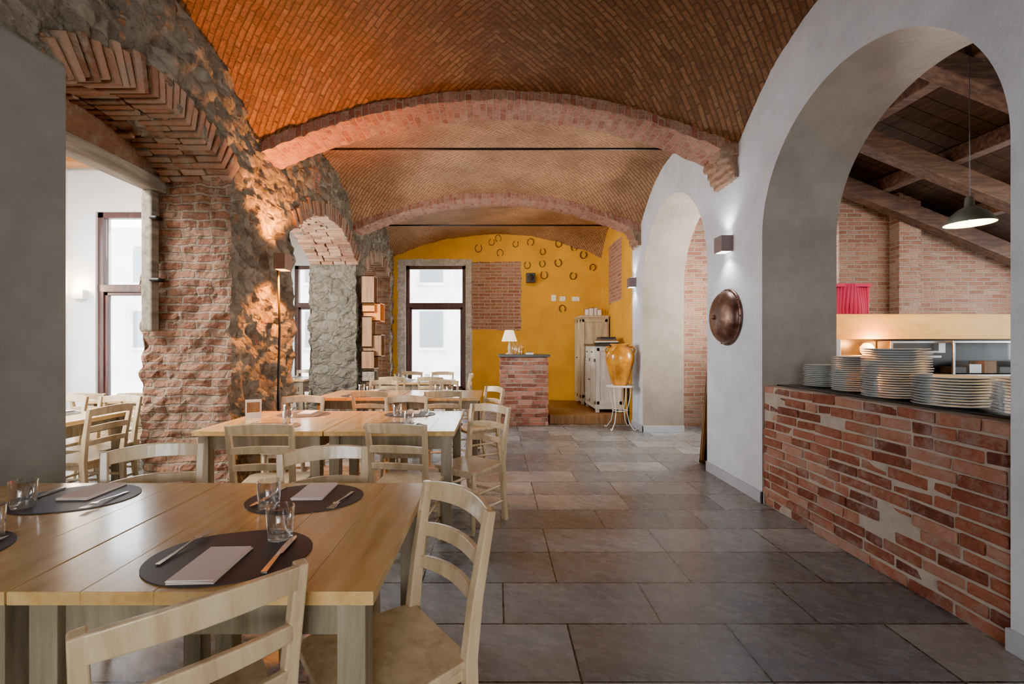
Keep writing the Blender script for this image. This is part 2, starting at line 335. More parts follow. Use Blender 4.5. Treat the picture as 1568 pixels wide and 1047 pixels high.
# ------------------------------------------------------------------ room shell
b=B(); b.box((-9,-4,-.1),(9,10.6,0),'floor'); b.obj('floor')
h1,A1=seg_arch(2.32,3.8,2.7,2.95); h2,A2=seg_arch(5.0,7.22,2.62,3.02); h3,A3=seg_arch(7.75,9.5,2.6,2.9)
def floor_outline(y0,y1,top,archs):
    pl=[(y0,0.0)]
    for a in archs:
        pts=a[2:][::-1]; pl+= [(pts[0][0],0.0)]+pts+[(pts[-1][0],0.0)]
    return pl+[(y1,0.0),(y1,top),(y0,top)]
wl=slab('wall_left',floor_outline(-3.2,9.82,4.15,[h1,h2,h3]),[],'X',-2.97,-2.2,'stone')
md=wl.modifiers.new('r','REMESH'); md.mode='VOXEL'; md.voxel_size=.028
t1=D.textures.new('rough1','CLOUDS'); t1.noise_scale=.20; t1.noise_depth=4
t2=D.textures.new('rough2','VORONOI'); t2.noise_scale=.13
t4=D.textures.new('rough4','CLOUDS'); t4.noise_scale=.06; t4.noise_depth=2
md=wl.modifiers.new('d','DISPLACE'); md.texture=t1; md.strength=.11; md.mid_level=.55; md.texture_coords='GLOBAL'
md=wl.modifiers.new('d2','DISPLACE'); md.texture=t2; md.strength=-.055; md.mid_level=.4; md.texture_coords='GLOBAL'
md=wl.modifiers.new('d3','DISPLACE'); md.texture=t4; md.strength=.03; md.mid_level=.5; md.texture_coords='GLOBAL'
r1,_=seg_arch(2.0,3.87,2.25,3.18,n=64); r2,_=seg_arch(4.88,7.02,2.2,3.27,n=64)
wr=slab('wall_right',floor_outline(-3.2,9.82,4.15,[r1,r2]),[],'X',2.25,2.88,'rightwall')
slab('wall_back',rectpl(-4.7,2.9,0,4.15),[rectpl(-1.95,-.66,.33,3.05),rectpl(-4.35,-3.15,.33,3.05)],'Y',9.8,10.2,'yellow')
slab('wall_rear',rectpl(-2.97,2.88,0,4.15),[rectpl(-.9,.9,1.0,2.4)],'Y',-3.5,-3.2,'white')
b=B(); b.box((-2.98,-3.19,0),(-2.155,2.30,2.74),'grey'); o=b.obj('wall_left_plaster_pier',.02)
b=B(); b.box((-2.155,-3.1,0),(-2.14,2.315,.09),'trim'); b.obj('baseboard_left',.004)
b=B()
b.box((2.235,3.86,0),(2.255,4.895,.1),'trim'); b.box((2.235,3.86,0),(2.88,3.875,.1),'trim'); b.box((2.235,4.875,0),(2.88,4.895,.1),'trim')
b.box((2.235,7.0,0),(2.255,7.6,.1),'trim'); b.box((2.235,7.0,0),(2.88,7.022,.1),'trim')
b.box((2.235,-3.1,0),(2.26,2.01,.1),'trim'); b.obj('baseboard_right',.003)

def vaultz(u,v): return 3.82-.05*u*u-.12*v*v-.47*u*u*abs(v)**2.2
bm=bmesh.new()
for y0,y1 in ((-3.25,-1.6),(-1.2,1.35),(1.7,4.3),(4.6,7.15),(7.45,9.85)):
    nx,ny=120,70; g=[]
    for j in range(ny+1):
        v=-1+2*j/ny; row=[]
        for i in range(nx+1):
            u=-1+2*i/nx; row.append(bm.verts.new((u*2.32,(y0+y1)/2+v*(y1-y0)/2,vaultz(u*2.32/2.2,v))))
        g.append(row)
    for j in range(ny):
        for i in range(nx):
            f=bm.faces.new((g[j][i],g[j+1][i],g[j+1][i+1],g[j][i+1])); f.smooth=True
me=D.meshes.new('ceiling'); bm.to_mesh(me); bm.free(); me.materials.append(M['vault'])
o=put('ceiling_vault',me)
t3=D.textures.new('rough3','CLOUDS'); t3.noise_scale=.4; t3.noise_depth=2
md=o.modifiers.new('d','DISPLACE'); md.texture=t3; md.strength=.06; md.texture_coords='GLOBAL'
md=o.modifiers.new('d4','DISPLACE'); md.texture=t4; md.strength=.02; md.texture_coords='GLOBAL'
md=o.modifiers.new('s','SOLIDIFY'); md.thickness=.15; md.offset=-1
def tarch(name,y0,y1):
    bm=bmesh.new(); uvl=bm.loops.layers.uv.new('UVMap'); n=110; m=8; s=0; prev=None; sec=[]
    for i in range(n+1):
        u=-1.04+2.08*i/n; x=u*2.2; z=3.62-.50*u*u
        if prev: s+=math.hypot(x-prev[0],z-prev[1])
        prev=(x,z); ring=[]
        pts=[(y0,z+.35,-.35),(y0,z+.12,-.12),(y0,z+.06,-.06),(y0,z,0)]+[(y0+(y1-y0)*q/m,z,(y1-y0)*q/m) for q in range(1,m+1)]+[(y1,z+.12,y1-y0+.12),(y1,z+.35,y1-y0+.35)]
        for (y,zz,vv) in pts:
            ring.append((bm.verts.new((x,y+random.uniform(-.007,.007),zz+random.uniform(-.011,.011))),s,vv))
        sec.append(ring)
    for a,c in zip(sec,sec[1:]):
        for q in range(len(a)-1):
            vs=(a[q],c[q],c[q+1],a[q+1]); f=bm.faces.new([k[0] for k in vs])
            for l,k in zip(f.loops,vs): l[uvl].uv=(k[2],k[1])
    bmesh.ops.recalc_face_normals(bm,faces=bm.faces)
    me=D.meshes.new(name); bm.to_mesh(me); bm.free(); me.materials.append(M['arch']); return put(name,me)
for a,c in ((-1.6,-1.2),(1.32,1.72),(4.25,4.65),(7.1,7.5)): tarch('brick_arch',a,c)
def corbel(x,y,sgn):
    b=B()
    for k in range(5):
        zz=3.2-.06*k; dd=.17-.028*k
        for q in range(3):
            y0=y-.20+q*.135+random.uniform(-.01,.01); d=dd+random.uniform(-.03,.02)
            b.box((min(x,x-sgn*d),y0,zz-.065),(max(x,x-sgn*d),y0+.14,zz+.01),'laidold')
    o=b.obj('brick_corbel')
    md=o.modifiers.new('r','REMESH'); md.mode='VOXEL'; md.voxel_size=.014
    md=o.modifiers.new('d','DISPLACE'); md.texture=t4; md.strength=.05; md.mid_level=.5; md.texture_coords='GLOBAL'
    return o
corbel(2.26,4.45,1); corbel(2.26,7.3,1)
def ring(name,A,xf=-2.185,depth=.76,L=.2,m='laidold'):
    cx,cz,R,th=A; b=B(); n=int(2*th*R/.062)
    for k in range(n):
        a=-th+2*th*(k+.5)/n; cells=random.choice((3,3,4))
        for c in range(cells):
            x1=xf-depth*c/cells-random.uniform(-.012,.012); x0=xf-depth*(c+1)/cells+.01
            r0=R-.02+random.uniform(-.013,.013); r1=R+L+random.uniform(-.05,.02); w=.0265+random.uniform(-.002,.001); tw=random.uniform(-.004,.004)
            pts=[]
            for x in (x0,x1):
                for (r,s_) in ((r0,-w+tw),(r0,w+tw),(r1,w-tw),(r1,-w-tw)):
                    aa=a+s_/R; pts.append((x,cx+r*math.sin(aa),cz+r*math.cos(aa)))
            b.hexa(pts,m)
    return b.obj(name,.008)
ring('brick_arch_ring',A1); ring('brick_arch_ring',A2); ring('brick_arch_ring',A3)
b=B(); b.box((-2.88,2.3,2.60),(-2.76,3.84,2.72),'greywood'); b.box((-2.95,2.3,2.72),(-2.78,3.84,2.98),'laidold')
b.box((-2.88,3.70,1.45),(-2.79,3.79,2.6),'greywood'); b.box((-2.79,3.66,1.85),(-2.70,3.74,1.88),'iron'); b.box((-2.79,3.66,2.35),(-2.72,3.74,2.38),'iron')
b.obj('door_frame',.014)

def rod(y,z,w):
    b=B(); b.sweep([(-w,y,z),(w,y,z)],.026,.026,'iron',(0,0,1),True); b.box((-w-.02,y-.03,z-.05),(-w+.02,y+.03,z+.05),'iron'); b.box((w-.02,y-.03,z-.05),(w+.02,y+.03,z+.05),'iron'); b.obj('tie_rod')
rod(4.9,3.44,1.98); rod(7.72,3.36,2.05)

# ------------------------------------------------------------------ side room (left)
slab('wall_left_outer',rectpl(.8,6.3,0,4.0),[rectpl(4.3,5.9,.7,3.1),rectpl(1.9,3.5,.7,3.1)],'X',-6.0,-5.72,'roomwhite')
slab('wall_left_room_far',rectpl(-5.72,-4.42,0,4.0),[rectpl(-5.35,-4.55,.5,3.12)],'Y',6.1,6.35,'roomwhite')
slab('wall_left_room_return',rectpl(6.35,9.8,0,4.0),[],'X',-4.68,-4.45,'roomwhite')
slab('wall_left_room_near',rectpl(-5.72,-2.98,0,4.0),[],'Y',.8,1.0,'roomwhite')
b=B(); b.box((-6.1,.8,3.95),(-2.98,9.8,4.05),'orangebeam'); b.obj('ceiling_left_room')
b=B()
for y in (2.2,3.4,4.6,5.8): b.box((-5.72,y,3.66),(-2.98,y+.2,3.95),'orangebeam')
b.obj('ceiling_beams_left_room',.01)
def window(name,axis,c,a0,a1,z0,z1,zt=None,mull=True,d=.07):
    b=B(); fw=.075
    def bx(p0,p1,q0,q1,e=0,m='framewood'):
        if axis=='Y': b.box((p0,c-d/2-e,q0),(p1,c+d/2+e,q1),m)
        else: b.box((c-d/2-e,p0,q0),(c+d/2+e,p1,q1),m)
    bx(a0,a0+fw,z0,z1,.01); bx(a1-fw,a1,z0,z1,.01); bx(a0,a1,z0,z0+fw,.01); bx(a0,a1,z1-fw,z1,.01)
    if zt: bx(a0,a1,zt-.05,zt+.05,.015)
    if mull: mid=(a0+a1)/2; bx(mid-.05,mid+.05,z0,zt or z1,.005)
    i=.045
    for (p0,p1) in ([(a0+fw,(a0+a1)/2-.05),((a0+a1)/2+.05,a1-fw)] if mull else [(a0+fw,a1-fw)]):
        zz=(zt-.05) if zt else z1-fw
        bx(p0,p0+i,z0+fw,zz,-.01); bx(p1-i,p1,z0+fw,zz,-.01); bx(p0,p1,z0+fw,z0+fw+i,-.01); bx(p0,p1,zz-i,zz,-.01)
    bx(a0+fw,a1-fw,z0+fw,z1-fw,-d/2+.004,'wglass')
    return b.obj(name,.004)
window('window_1','Y',9.92,-1.95,-.66,.33,3.05,2.2,False)
window('window_2','Y',9.92,-4.35,-3.15,.33,3.05,2.2,True)
window('window_3','Y',6.18,-5.35,-4.55,.5,3.12,2.1,False)
window('window_4','X',-5.8,4.3,5.9,.7,3.1,2.1)
window('window_5','X',-5.8,1.9,3.5,.7,3.1,2.1)
b=B(); b.box((-2.0,9.74,.27),(-.6,9.9,.33),'trim'); b.obj('trim_window_sill',.005)

# ------------------------------------------------------------------ kitchen side (right)
slab('wall_kitchen_back',rectpl(2.88,9.0,0,5.4),[rectpl(4.9,5.62,2.3,3.4)],'Y',7.5,7.75,'brick')
b=B(); b.box((6.45,7.32,0),(6.80,7.5,4.2),'brick'); b.obj('wall_kitchen_pilaster')
slab('wall_kitchen_side',rectpl(.0,7.5,0,3.2),[rectpl(4.6,6.9,1.1,2.6),rectpl(1.2,3.8,1.1,2.6)],'X',8.75,9.0,'roomwhite')
slab('wall_kitchen_front',rectpl(2.88,9.0,0,5.4),[],'Y',-.3,-.1,'roomwhite')
sl=-.41; roofz=lambda x: 5.25+sl*(x-2.88)
b=B()
for k in range(40):
    y0=-.6+k*.21; b.hexa([(2.88,y0,roofz(2.88)),(9.3,y0,roofz(9.3)),(9.3,y0+.2,roofz(9.3)),(2.88,y0+.2,roofz(2.88)),(2.88,y0,roofz(2.88)+.05),(9.3,y0,roofz(9.3)+.05),(9.3,y0+.2,roofz(9.3)+.05),(2.88,y0+.2,roofz(2.88)+.05)],'roofplank')
b.box((2.8,-.8,5.34),(3.0,8,5.4),'roofplank'); b.hexa([(2.8,-.7,roofz(2.8)+.07),(9.4,-.7,roofz(9.4)+.07),(9.4,7.8,roofz(9.4)+.07),(2.8,7.8,roofz(2.8)+.07),(2.8,-.7,roofz(2.8)+.1),(9.4,-.7,roofz(9.4)+.1),(9.4,7.8,roofz(9.4)+.1),(2.8,7.8,roofz(2.8)+.1)],'roofplank')
b.obj('ceiling_kitchen_roof')
b=B(); b.box((2.8,-.3,4.1),(2.88,7.75,5.4),'roomwhite'); b.obj('wall_kitchen_upper')
b=B()
def rafter(y,x0,x1,w,h,drop):
    z0=roofz(x0)-drop; z1=roofz(x1)-drop
    b.hexa([(x0,y,z0-h),(x1,y,z1-h),(x1,y+w,z1-h),(x0,y+w,z0-h),(x0,y,z0),(x1,y,z1),(x1,y+w,z1),(x0,y+w,z0)],'beam')
for y in (3.0,4.6,6.0,7.1): rafter(y,2.9,8.7,.2,.25,.22)
for x in (3.6,4.8,6.0,7.2): z=roofz(x)-.03; b.box((x,.0,z-.2),(x+.18,7.5,z),'beam')
b.obj('roof_beams',.012)
def face_bricks(b,o,u,n,length,height,rh=.073,bl=.25,depth=.10,jit=.006,m='laid'):
    o=Vector(o);u=Vector(u);n=Vector(n);rows=int(round(height/rh)); rh=height/rows
    for r in range(rows):
        x=-(bl*.5 if r%2 else 0)+random.uniform(-.03,.03)
        while x<length-.01:
            L=bl*random.choice((1,1,1,.5,.9,.8)); a=max(0,x); e=min(length,x+L-.012)
            x+=L
            if e-a<.03: continue
            j=random.uniform(-jit,jit); t=random.uniform(-.004,.004); z0=r*rh+.006+random.uniform(-.003,.003); z1=(r+1)*rh-.007+random.uniform(-.003,.003)
            up=Vector((0,0,1)); q=[]
            for zz in (z0,z1):
                for (uu,dd,tt) in ((a,-depth,0),(e,-depth,0),(e,j+random.uniform(-.004,.004),t),(a,j+random.uniform(-.004,.004),-t)):
                    q.append(o+u*uu+n*dd+up*(zz+tt))
            b.hexa(q,m)
b=B(); face_bricks(b,(2.258,2.0,0),(0,1,0),(-1,0,0),1.87,1.0,jit=.009); b.box((2.266,2.005,0),(2.66,3.865,.995),'mortar'); b.box((2.37,2.005,.995),(2.70,3.865,1.008),'blackslab')
o=b.obj('brick_counter',.009)
def plates(x,y,r,n,pitch=.0155):
    b=B()
    for k in range(n):
        z=k*pitch; ox=random.uniform(-.006,.006); oy=random.uniform(-.006,.006)
        b.lathe([(.001,z+.003),(r*.55,z+.003),(r*.62,z+.006),(r*.97,z+.016),(r,z+.0175),(r*.99,z+.019),(r*.62,z+.010),(.001,z+.009)],'china',(ox,oy,0),40)
    b.obj('plate_stack',loc=(x,y,1.0085))
plates(2.57,3.58,.14,12,.0145); plates(2.52,3.22,.14,17,.0145); plates(2.47,2.83,.17,21,.0145); plates(2.46,2.45,.18,11,.0145); plates(2.50,2.09,.165,12,.0145)
# pizza counter
b=B()
b.box((3.42,4.75,0),(6.4,5.3,1.40),'blackslab'); b.box((3.40,4.60,1.43),(6.6,4.64,1.65),'lightply'); b.box((3.38,4.60,1.40),(6.6,5.35,1.43),'lightply')
b.box((3.40,4.64,1.43),(3.44,5.35,1.65),'lightply')
b.box((3.42,4.60,0),(3.47,4.75,1.4),'steel'); b.box((3.47,4.52,1.02),(6.5,4.75,1.05),'steel'); b.box((3.47,4.56,0),(6.5,4.75,.98),'blackslab')
b.box((3.95,4.58,1.26),(4.50,4.74,1.38),'steel'); b.box((3.97,4.575,1.28),(4.43,4.58,1.36),'black'); b.box((3.47,4.62,1.21),(4.5,4.75,1.235),'steel')
b.box((4.5,4.5,1.06),(5.9,4.505,1.36),'wglass'); b.box((4.48,4.48,1.36),(5.95,4.66,1.38),'steel'); b.box((4.48,4.48,1.05),(4.5,4.5,1.36),'steel')
for k in range(9): b.box((4.55+k*.15,4.54,1.06),(4.67+k*.15,4.7,1.12+.03*(k%3)),('black','steel','boxwood')[k%3])
b.obj('pizza_counter',.005)
b=B(); b.lathe([(.035,0),(.055,.03),(.06,.08),(.03,.12),(.001,.125)],'bulbw',n=16); b.obj('candle_lamp',loc=(3.78,4.66,1.237))
l=D.lights.new('candle_light','POINT'); l.energy=14; l.color=(1,.36,.06); l.shadow_soft_size=.03; o=D.objects.new('candle_light',l); scene.collection.objects.link(o); o.location=(3.78,4.53,1.35)
b=B()
for k in range(12):
    a=k*.7; x=-.19+.034*k; b.sweep([(x,.02*math.sin(a*2),0),(x,.03*math.sin(a),.3),(x*.95,.02*math.cos(a),.58)],[.045,.042,.038],[.05,.045,.03],'magenta',(0,1,0),True,8)
b.box((-.2,-.02,.55),(.2,.02,.585),'magenta')
b.obj('magenta_cloth',loc=(3.93,5.05,1.432))
# pendant
b=B(); b.lathe([(.018,.24),(.03,.23),(.035,.15),(.07,.13),(.13,.075),(.168,.012),(.172,0)],'enamel',n=36); b.lathe([(.168,0),(.125,.068),(.065,.12),(.001,.13)],'enamelin',n=36); b.sweep([(0,0,.23),(0,0,2.2)],.006,.006,'black',(0,1,0),True)
b.lathe([(.001,.03),(.025,.045),(.03,.065),(.02,.1)],'bulbc',n=12); b.obj('pendant_lamp',loc=(4.14,4.0,2.40))
b=B(); T=Matrix.Translation((2.30,5.16,0.005))@Matrix.Rotation(math.radians(10),4,'X')
b.box((0,0,0),(.52,.02,1.2),'black',T)
for q in ((0,-.01,0,.04,.03,1.2),(.48,-.01,0,.52,.03,1.2),(0,-.01,0,.52,.03,.04),(0,-.01,1.16,.52,.03,1.2)): b.box(q[:3],q[3:],'boxwood',T)
b.obj('chalkboard',.003)
# shield
b=B(); T=Matrix.Rotation(math.radians(-90),4,'Y')
prof=[(.27,0),(.275,.012),(.26,.022)]+[(.255*math.cos(a),.022+.11*math.sin(a)) for a in [math.pi/2*q/12 for q in range(12)]]+[(.001,.132)]
b.lathe(prof,'copper',n=48,T=T); b.lathe([(.028,.13),(.02,.15),(.001,.155)],'copper',n=16,T=T)
for k in range(20):
    a=2*math.pi*k/20; b.lathe([(.009,0),(.007,.006),(.001,.008)],'copper',(-.02,.265*math.cos(a),.265*math.sin(a)),8,T=T)
b.obj('copper_shield',loc=(2.248,4.44,1.61))
def sconce(x,y,z,sg,mat,bulb,e,col):
    b=B(); x1=x+sg*.11
    lo,hi=min(x,x1),max(x,x1)
    b.box((lo,y-.075,z-.075),(hi,y+.075,z+.075),mat); b.box((lo+.01,y-.06,z+.075),(hi-.01,y+.06,z+.078),bulb); b.box((lo+.01,y-.06,z-.078),(hi-.01,y+.06,z-.075),bulb)
    b.obj('wall_sconce',.004)
    for d in (1,-1):
        l=D.lights.new('sconce_light','SPOT'); l.energy=e; l.color=col; l.spot_size=math.radians(120); l.spot_blend=.7; l.shadow_soft_size=.04
        o=D.objects.new('sconce_light',l); scene.collection.objects.link(o); o.location=(x+sg*.08,y,z+d*.11); o.rotation_euler=(math.pi if d>0 else 0,0,0)
sconce(2.25,4.42,2.31,-1,'sconceshell','bulbc',9,(.97,.98,1)); sconce(2.25,7.42,2.35,-1,'sconceshell','bulbc',8,(1,.97,.92))
sconce(-2.12,4.42,2.14,1,'sconce','bulbw',230,(1,.30,.02))
b=B(); b.sweep([(-2.11,4.42,2.06),(-2.10,4.43,1.5),(-2.11,4.42,.9),(-2.10,4.42,0.002)],.022,.022,'iron',(0,1,0),True); b.obj('cable_conduit')
b=B(); b.box((-5.6,6.02,1.95),(-5.45,6.1,2.07),'roomwhite'); b.obj('wall_sconce')
l=D.lights.new('room_sconce_light','POINT'); l.energy=12; l.color=(1,.70,.38); l.shadow_soft_size=.03; o=D.objects.new('room_sconce_light',l); scene.collection.objects.link(o); o.location=(-5.52,5.98,2.12)
l=D.lights.new('pendant_light','POINT'); l.energy=50; l.color=(1,.70,.38); l.shadow_soft_size=.04; o=D.objects.new('pendant_light',l); scene.collection.objects.link(o); o.location=(4.14,4.0,2.37)

# ------------------------------------------------------------------ end bay
b=B(); b.box((.90,7.72,0),(2.24,9.79,.16),'boxwood'); b.obj('wood_platform',.01)
b=B(); X0,X1,Y0,Y1=.06,.86,7.56,8.3
face_bricks(b,(X0,Y0,0),(1,0,0),(0,-1,0),X1-X0,1.14,depth=.09); face_bricks(b,(X1,Y0,0),(0,1,0),(1,0,0),Y1-Y0,1.14,depth=.09); face_bricks(b,(X0,Y0,0),(0,1,0),(-1,0,0),Y1-Y0,1.14,depth=.09)
b.box((X0+.01,Y0+.01,0),(X1-.01,Y1-.01,1.135),'mortar'); b.box((X0-.03,Y0-.03,1.14),(X1+.03,Y1+.03,1.18),'blackslab'); b.obj('brick_pillar_counter',.006)
b=B(); b.lathe([(.06,0),(.065,.01),(.03,.03),(.018,.06),(.03,.1),(.018,.16),(.012,.2),(.012,.27)],'cab',n=20); b.lathe([(.13,.22),(.12,.26),(.075,.40),(.07,.41)],'shade',n=24); b.obj('table_lamp',loc=(.22,7.75,1.181))
b=B()
for k,(x,y,h) in enumerate(((.36,7.7,.2),(.44,7.85,.26),(.30,7.9,.22),(.40,7.62,.12))): b.lathe([(.001,0),(.032,0),(.034,h*.6),(.012,h*.75),(.012,h),(.001,h)],'glass' if k!=1 else 'glaze',(x,y,0),16)
b.obj('bottle_group',loc=(0,0,1.181))
b=B(); b.box((.5,7.65,0),(.62,7.8,.03),'paper'); b.box((.51,7.66,.03),(.61,7.79,.05),'boxwood'); b.obj('guest_book',loc=(0,0,1.181))
def cabinet(name,x0,x1,y0,y1,z0,z1,m,top,drawers=0):
    b=B(); b.box((x0+.02,y0+.02,z0+.08),(x1,y1-.02,z1-.04),m); b.box((x0-.01,y0-.01,z1-.04),(x1,y1+.01,z1),top)
    b.box((x0+.005,y0+.005,z0+.06),(x1,y1-.005,z0+.12),m)
    for y in (y0+.03,y1-.09):
        for x in (x0+.02,x1-.08): b.box((x,y,z0),(x+.06,y+.06,z0+.08),m)
    zt=z1-.07
    if drawers:
        for k in range(2):
            a=y0+.05+k*(y1-y0-.1)/2; e=a+(y1-y0-.1)/2-.02; b.box((x0+.005,a,zt-.17),(x0+.03,e,zt),m); b.lathe([(.001,0),(.015,.005),(.01,.02)],'iron',(x0-.012,(a+e)/2,zt-.085),10,caps=True)
        zt-=.19
    for k in range(2):
        a=y0+.05+k*(y1-y0-.1)/2; e=a+(y1-y0-.1)/2-.02; zb=z0+.14
        b.box((x0+.008,a,zb),(x0+.03,e,zt),m)
        for q in ((a,zb,a+.05,zt),(e-.05,zb,e,zt),(a,zb,e,zb+.06),(a,zt-.06,e,zt)): b.box((x0-.004,q[0],q[1]),(x0+.02,q[2],q[3]),m)
        b.lathe([(.001,0),(.014,.005),(.01,.02)],'iron',(x0-.012,(e-.03 if k==0 else a+.03),(zb+zt)/2),10,caps=True)
    for q in ((x0+.03,z0+.14,x0+.08,z1-.07),(x1-.08,z0+.14,x1-.03,z1-.07),(x0+.03,z0+.14,x1-.03,z0+.2),(x0+.03,z1-.13,x1-.03,z1-.07)): b.box((q[0],y0+.008,q[1]),(q[2],y0+.03,q[3]),m)
    return b.obj(name,.004)
cabinet('tall_cupboard',1.66,2.22,9.0,9.72,.161,1.92,'cab','cab')
cabinet('sideboard',1.72,2.22,7.95,8.9,.161,1.36,'cabwhite','blackslab',1)
b=B()
for k in range(5): b.box((1.80+.01*k,8.0+.01*k,.025*k),(2.15-.012*k,8.4-.01*k,.025*k+.022),('iron','paper','boxwood','slate','black')[k])
b.obj('book_stack',.002,loc=(0,0,1.361))
b=B()
for k,(x,y,w,h) in enumerate(((1.75,9.1,.1,.14),(1.86,9.25,.12,.17),(2.0,9.1,.1,.13),(1.98,9.5,.13,.2))): b.box((x,y,0),(x+w,y+.015,h),'boxwood'); b.box((x+.012,y-.003,.012),(x+w-.012,y,h-.012),'paper')
b.obj('framed_photo_group',loc=(0,0,1.921))
b=B(); b.lathe([(.001,0),(.11,0),(.12,.02),(.17,.18),(.215,.36),(.225,.47),(.19,.57),(.135,.61),(.13,.63),(.165,.655),(.16,.66),(.115,.63),(.11,.60),(.001,.6)],'glaze',n=40)
for s_ in (1,-1): b.sweep([(s_*.14,0,.6),(s_*.2,0,.61),(s_*.235,0,.56),(s_*.21,0,.5)],.03,.02,'glaze',(0,1,0),True)
b.obj('yellow_urn',loc=(1.97,7.28,.70))
b=B()
def ringp(r,z,m,t=.012,c=(0,0)): b.sweep([(c[0]+r*math.cos(a),c[1]+r*math.sin(a),z) for a in [2*math.pi*q/24 for q in range(25)]],t,t,m,(0,0,1),True,6)
ringp(.21,.68,'whiteiron'); ringp(.12,.30,'whiteiron'); b.lathe([(.001,.685),(.22,.685),(.22,.699),(.001,.699)],'whiteiron',n=28)
for k in range(4):
    a=math.pi/4+k*math.pi/2; c_,s_=math.cos(a),math.sin(a)
    b.sweep([(r*c_,r*s_,z) for r,z in ((.2,.68),(.17,.5),(.12,.3),(.16,.12),(.24,.02),(.27,.012),(.28,.04))],.014,.014,'whiteiron',(s_,-c_,0),True,6)
b.obj('plant_stand',loc=(1.97,7.28,0))
b=B()
for k in range(4): b.sweep([(0,k*.03,.002),(.0,k*.03,.62),(-.05,k*.03,.98)],.014,.014,'iron',(0,1,0),True,6)
b.box((-.01,0,.2),(.01,.1,.22),'iron'); b.box((-.01,0,.5),(.01,.1,.52),'iron'); b.box((-.09,-.01,.9),(-.03,.1,.98),'iron'); b.obj('iron_fire_tools',loc=(2.2,7.58,0.0))
bsh=B(); pts=[]
for q in range(17):
    a=math.radians(-60+300*q/16); pts.append((.062*math.cos(a)*.95,0,.070*math.sin(a)))
bsh.sweep(pts,.012,.024,'horseshoe',(0,1,0)); hm=bsh.mesh('horseshoe')
for k,(x,z) in enumerate(((.04,3.62),(-.38,3.41),(.41,3.5),(.73,3.54),(.99,3.34),(1.33,3.51),(.08,3.31),(1.32,3.1),(1.86,3.27),(2.06,3.0),(1.02,2.84),(1.64,2.82),(1.41,2.12),(.66,3.05),(.98,3.08),(1.66,3.42),(-.1,3.54))):
    o=put('horseshoe',hm,(x,9.784,z)); o.rotation_euler=(0,math.radians(random.uniform(-15,15)+(180 if k%3 else 0)),0); s=random.uniform(.95,1.2); o.scale=(s,1,s)
b=B(); b.box((.63,9.62,2.66),(.82,9.76,2.86),'black'); b.box((.7,9.76,2.72),(.75,9.8,2.78),'iron'); b.lathe([(.001,0),(.06,.004),(.07,.0)],'iron',(.725,9.618,2.76),20,T=Matrix.Rotation(math.radians(90),4,'X')); b.obj('wall_speaker',.01)
b=B()
for x,z,w,h in ((1.18,2.28,.1,.13),(1.36,2.28,.12,.1),(1.62,2.28,.16,.09)): b.box((x,9.785,z),(x+w,9.799,z+h),'paper')
b.obj('postcard_group')
b=B()
def obox(y,z,w,h,m,dx=.16):
    t=.018; x0=-2.15; x1=x0+dx
    b.box((x0,y,z),(x0+.01,y+w,z+h),m)
    for q in ((y,z,y+t,z+h),(y+w-t,z,y+w,z+h),(y,z,y+w,z+t),(y,z+h-t,y+w,z+h)): b.box((x0,q[0],q[1]),(x1,q[2],q[3]),m)
for y,z,w,h,m,dx in ((7.28,2.0,.22,.45,'boxwood',.2),(7.32,1.86,.3,.13,'orange',.2),(7.3,1.3,.25,.5,'boxwood',.16),(7.36,1.72,.3,.3,'orange',.28),(7.28,.95,.3,.3,'boxwood',.2),(7.34,1.15,.25,.36,'boxwood',.3),(7.3,.75,.2,.18,'greywood',.2)): obox(y,z,w,h,m,dx)
b.obj('wall_box_shelves',.002)

# ------------------------------------------------------------------ furniture
def chair_mesh():
    b=B(); m='chair'
    pts=[]
    def corner(cx,cy,r,a0):
        for q in range(6):
            a=math.radians(a0+90*q/5); pts.append((cx+r*math.cos(a),cy+r*math.sin(a)))
    corner(.15,.13,.06,0); corner(-.15,.13,.06,90); corner(-.15,-.16,.03,180); corner(.15,-.16,.03,270)
    b.poly(pts,.432,.456,m)
    for s in (1,-1):
        b.sweep([(s*.165,-.235,0),(s*.168,-.195,.25),(s*.17,-.185,.45),(s*.174,-.205,.62),(s*.182,-.25,.86)],[.03,.032,.034,.032,.028],[.034,.038,.042,.036,.028],m,(0,1,0))
        b.sweep([(s*.165,.155,0),(s*.165,.15,.22),(s*.16,.145,.435)],[.026,.034,.036],[.026,.034,.036],m,(0,1,0),True,10)
        for z in (.16,.28): b.sweep([(s*.166,.15,z),(s*.167,-.2,z)],.02,.024,m,(0,0,1),True,8)
        b.box((s*.155-.01,-.18,.39),(s*.155+.01,.14,.432),m)
    b.box((-.15,.125,.39),(.15,.145,.432),m); b.box((-.15,-.19,.39),(.15,-.17,.432),m)
    b.sweep([(-.165,.15,.2),(.165,.15,.2)],.022,.024,m,(0,0,1),True,8); b.sweep([(-.166,-.2,.22),(.166,-.2,.22)],.02,.024,m,(0,0,1),True,8)
    for z0,z1,y in ((.800,.858,-.243),(.68,.722,-.222),(.575,.613,-.203)):
        i=b.mi(m); n=12; rows=[]
        for q in range(n+1):
            u=-1+2*q/n; x=u*.176; bow=-.035*(1-u*u); lift=.014*(1-u*u)
            dy=-.012 if z0>.7 else -.006
            rows.append([b.bm.verts.new(p) for p in ((x,y+bow+.008,z0+lift*.6),(x,y+bow-.010,z0+lift*.6),(x,y+bow-.010+dy,z1+lift),(x,y+bow+.008+dy,z1+lift))])
        for r0,r1 in zip(rows,rows[1:]):
            for q in range(4):
                f=b.bm.faces.new((r0[q],r0[(q+1)%4],r1[(q+1)%4],r1[q])); f.material_index=i
        for r in (rows[0],rows[-1]): b.bm.faces.new(r).material_index=i
    return b.mesh('dining_chair')
CH=chair_mesh()
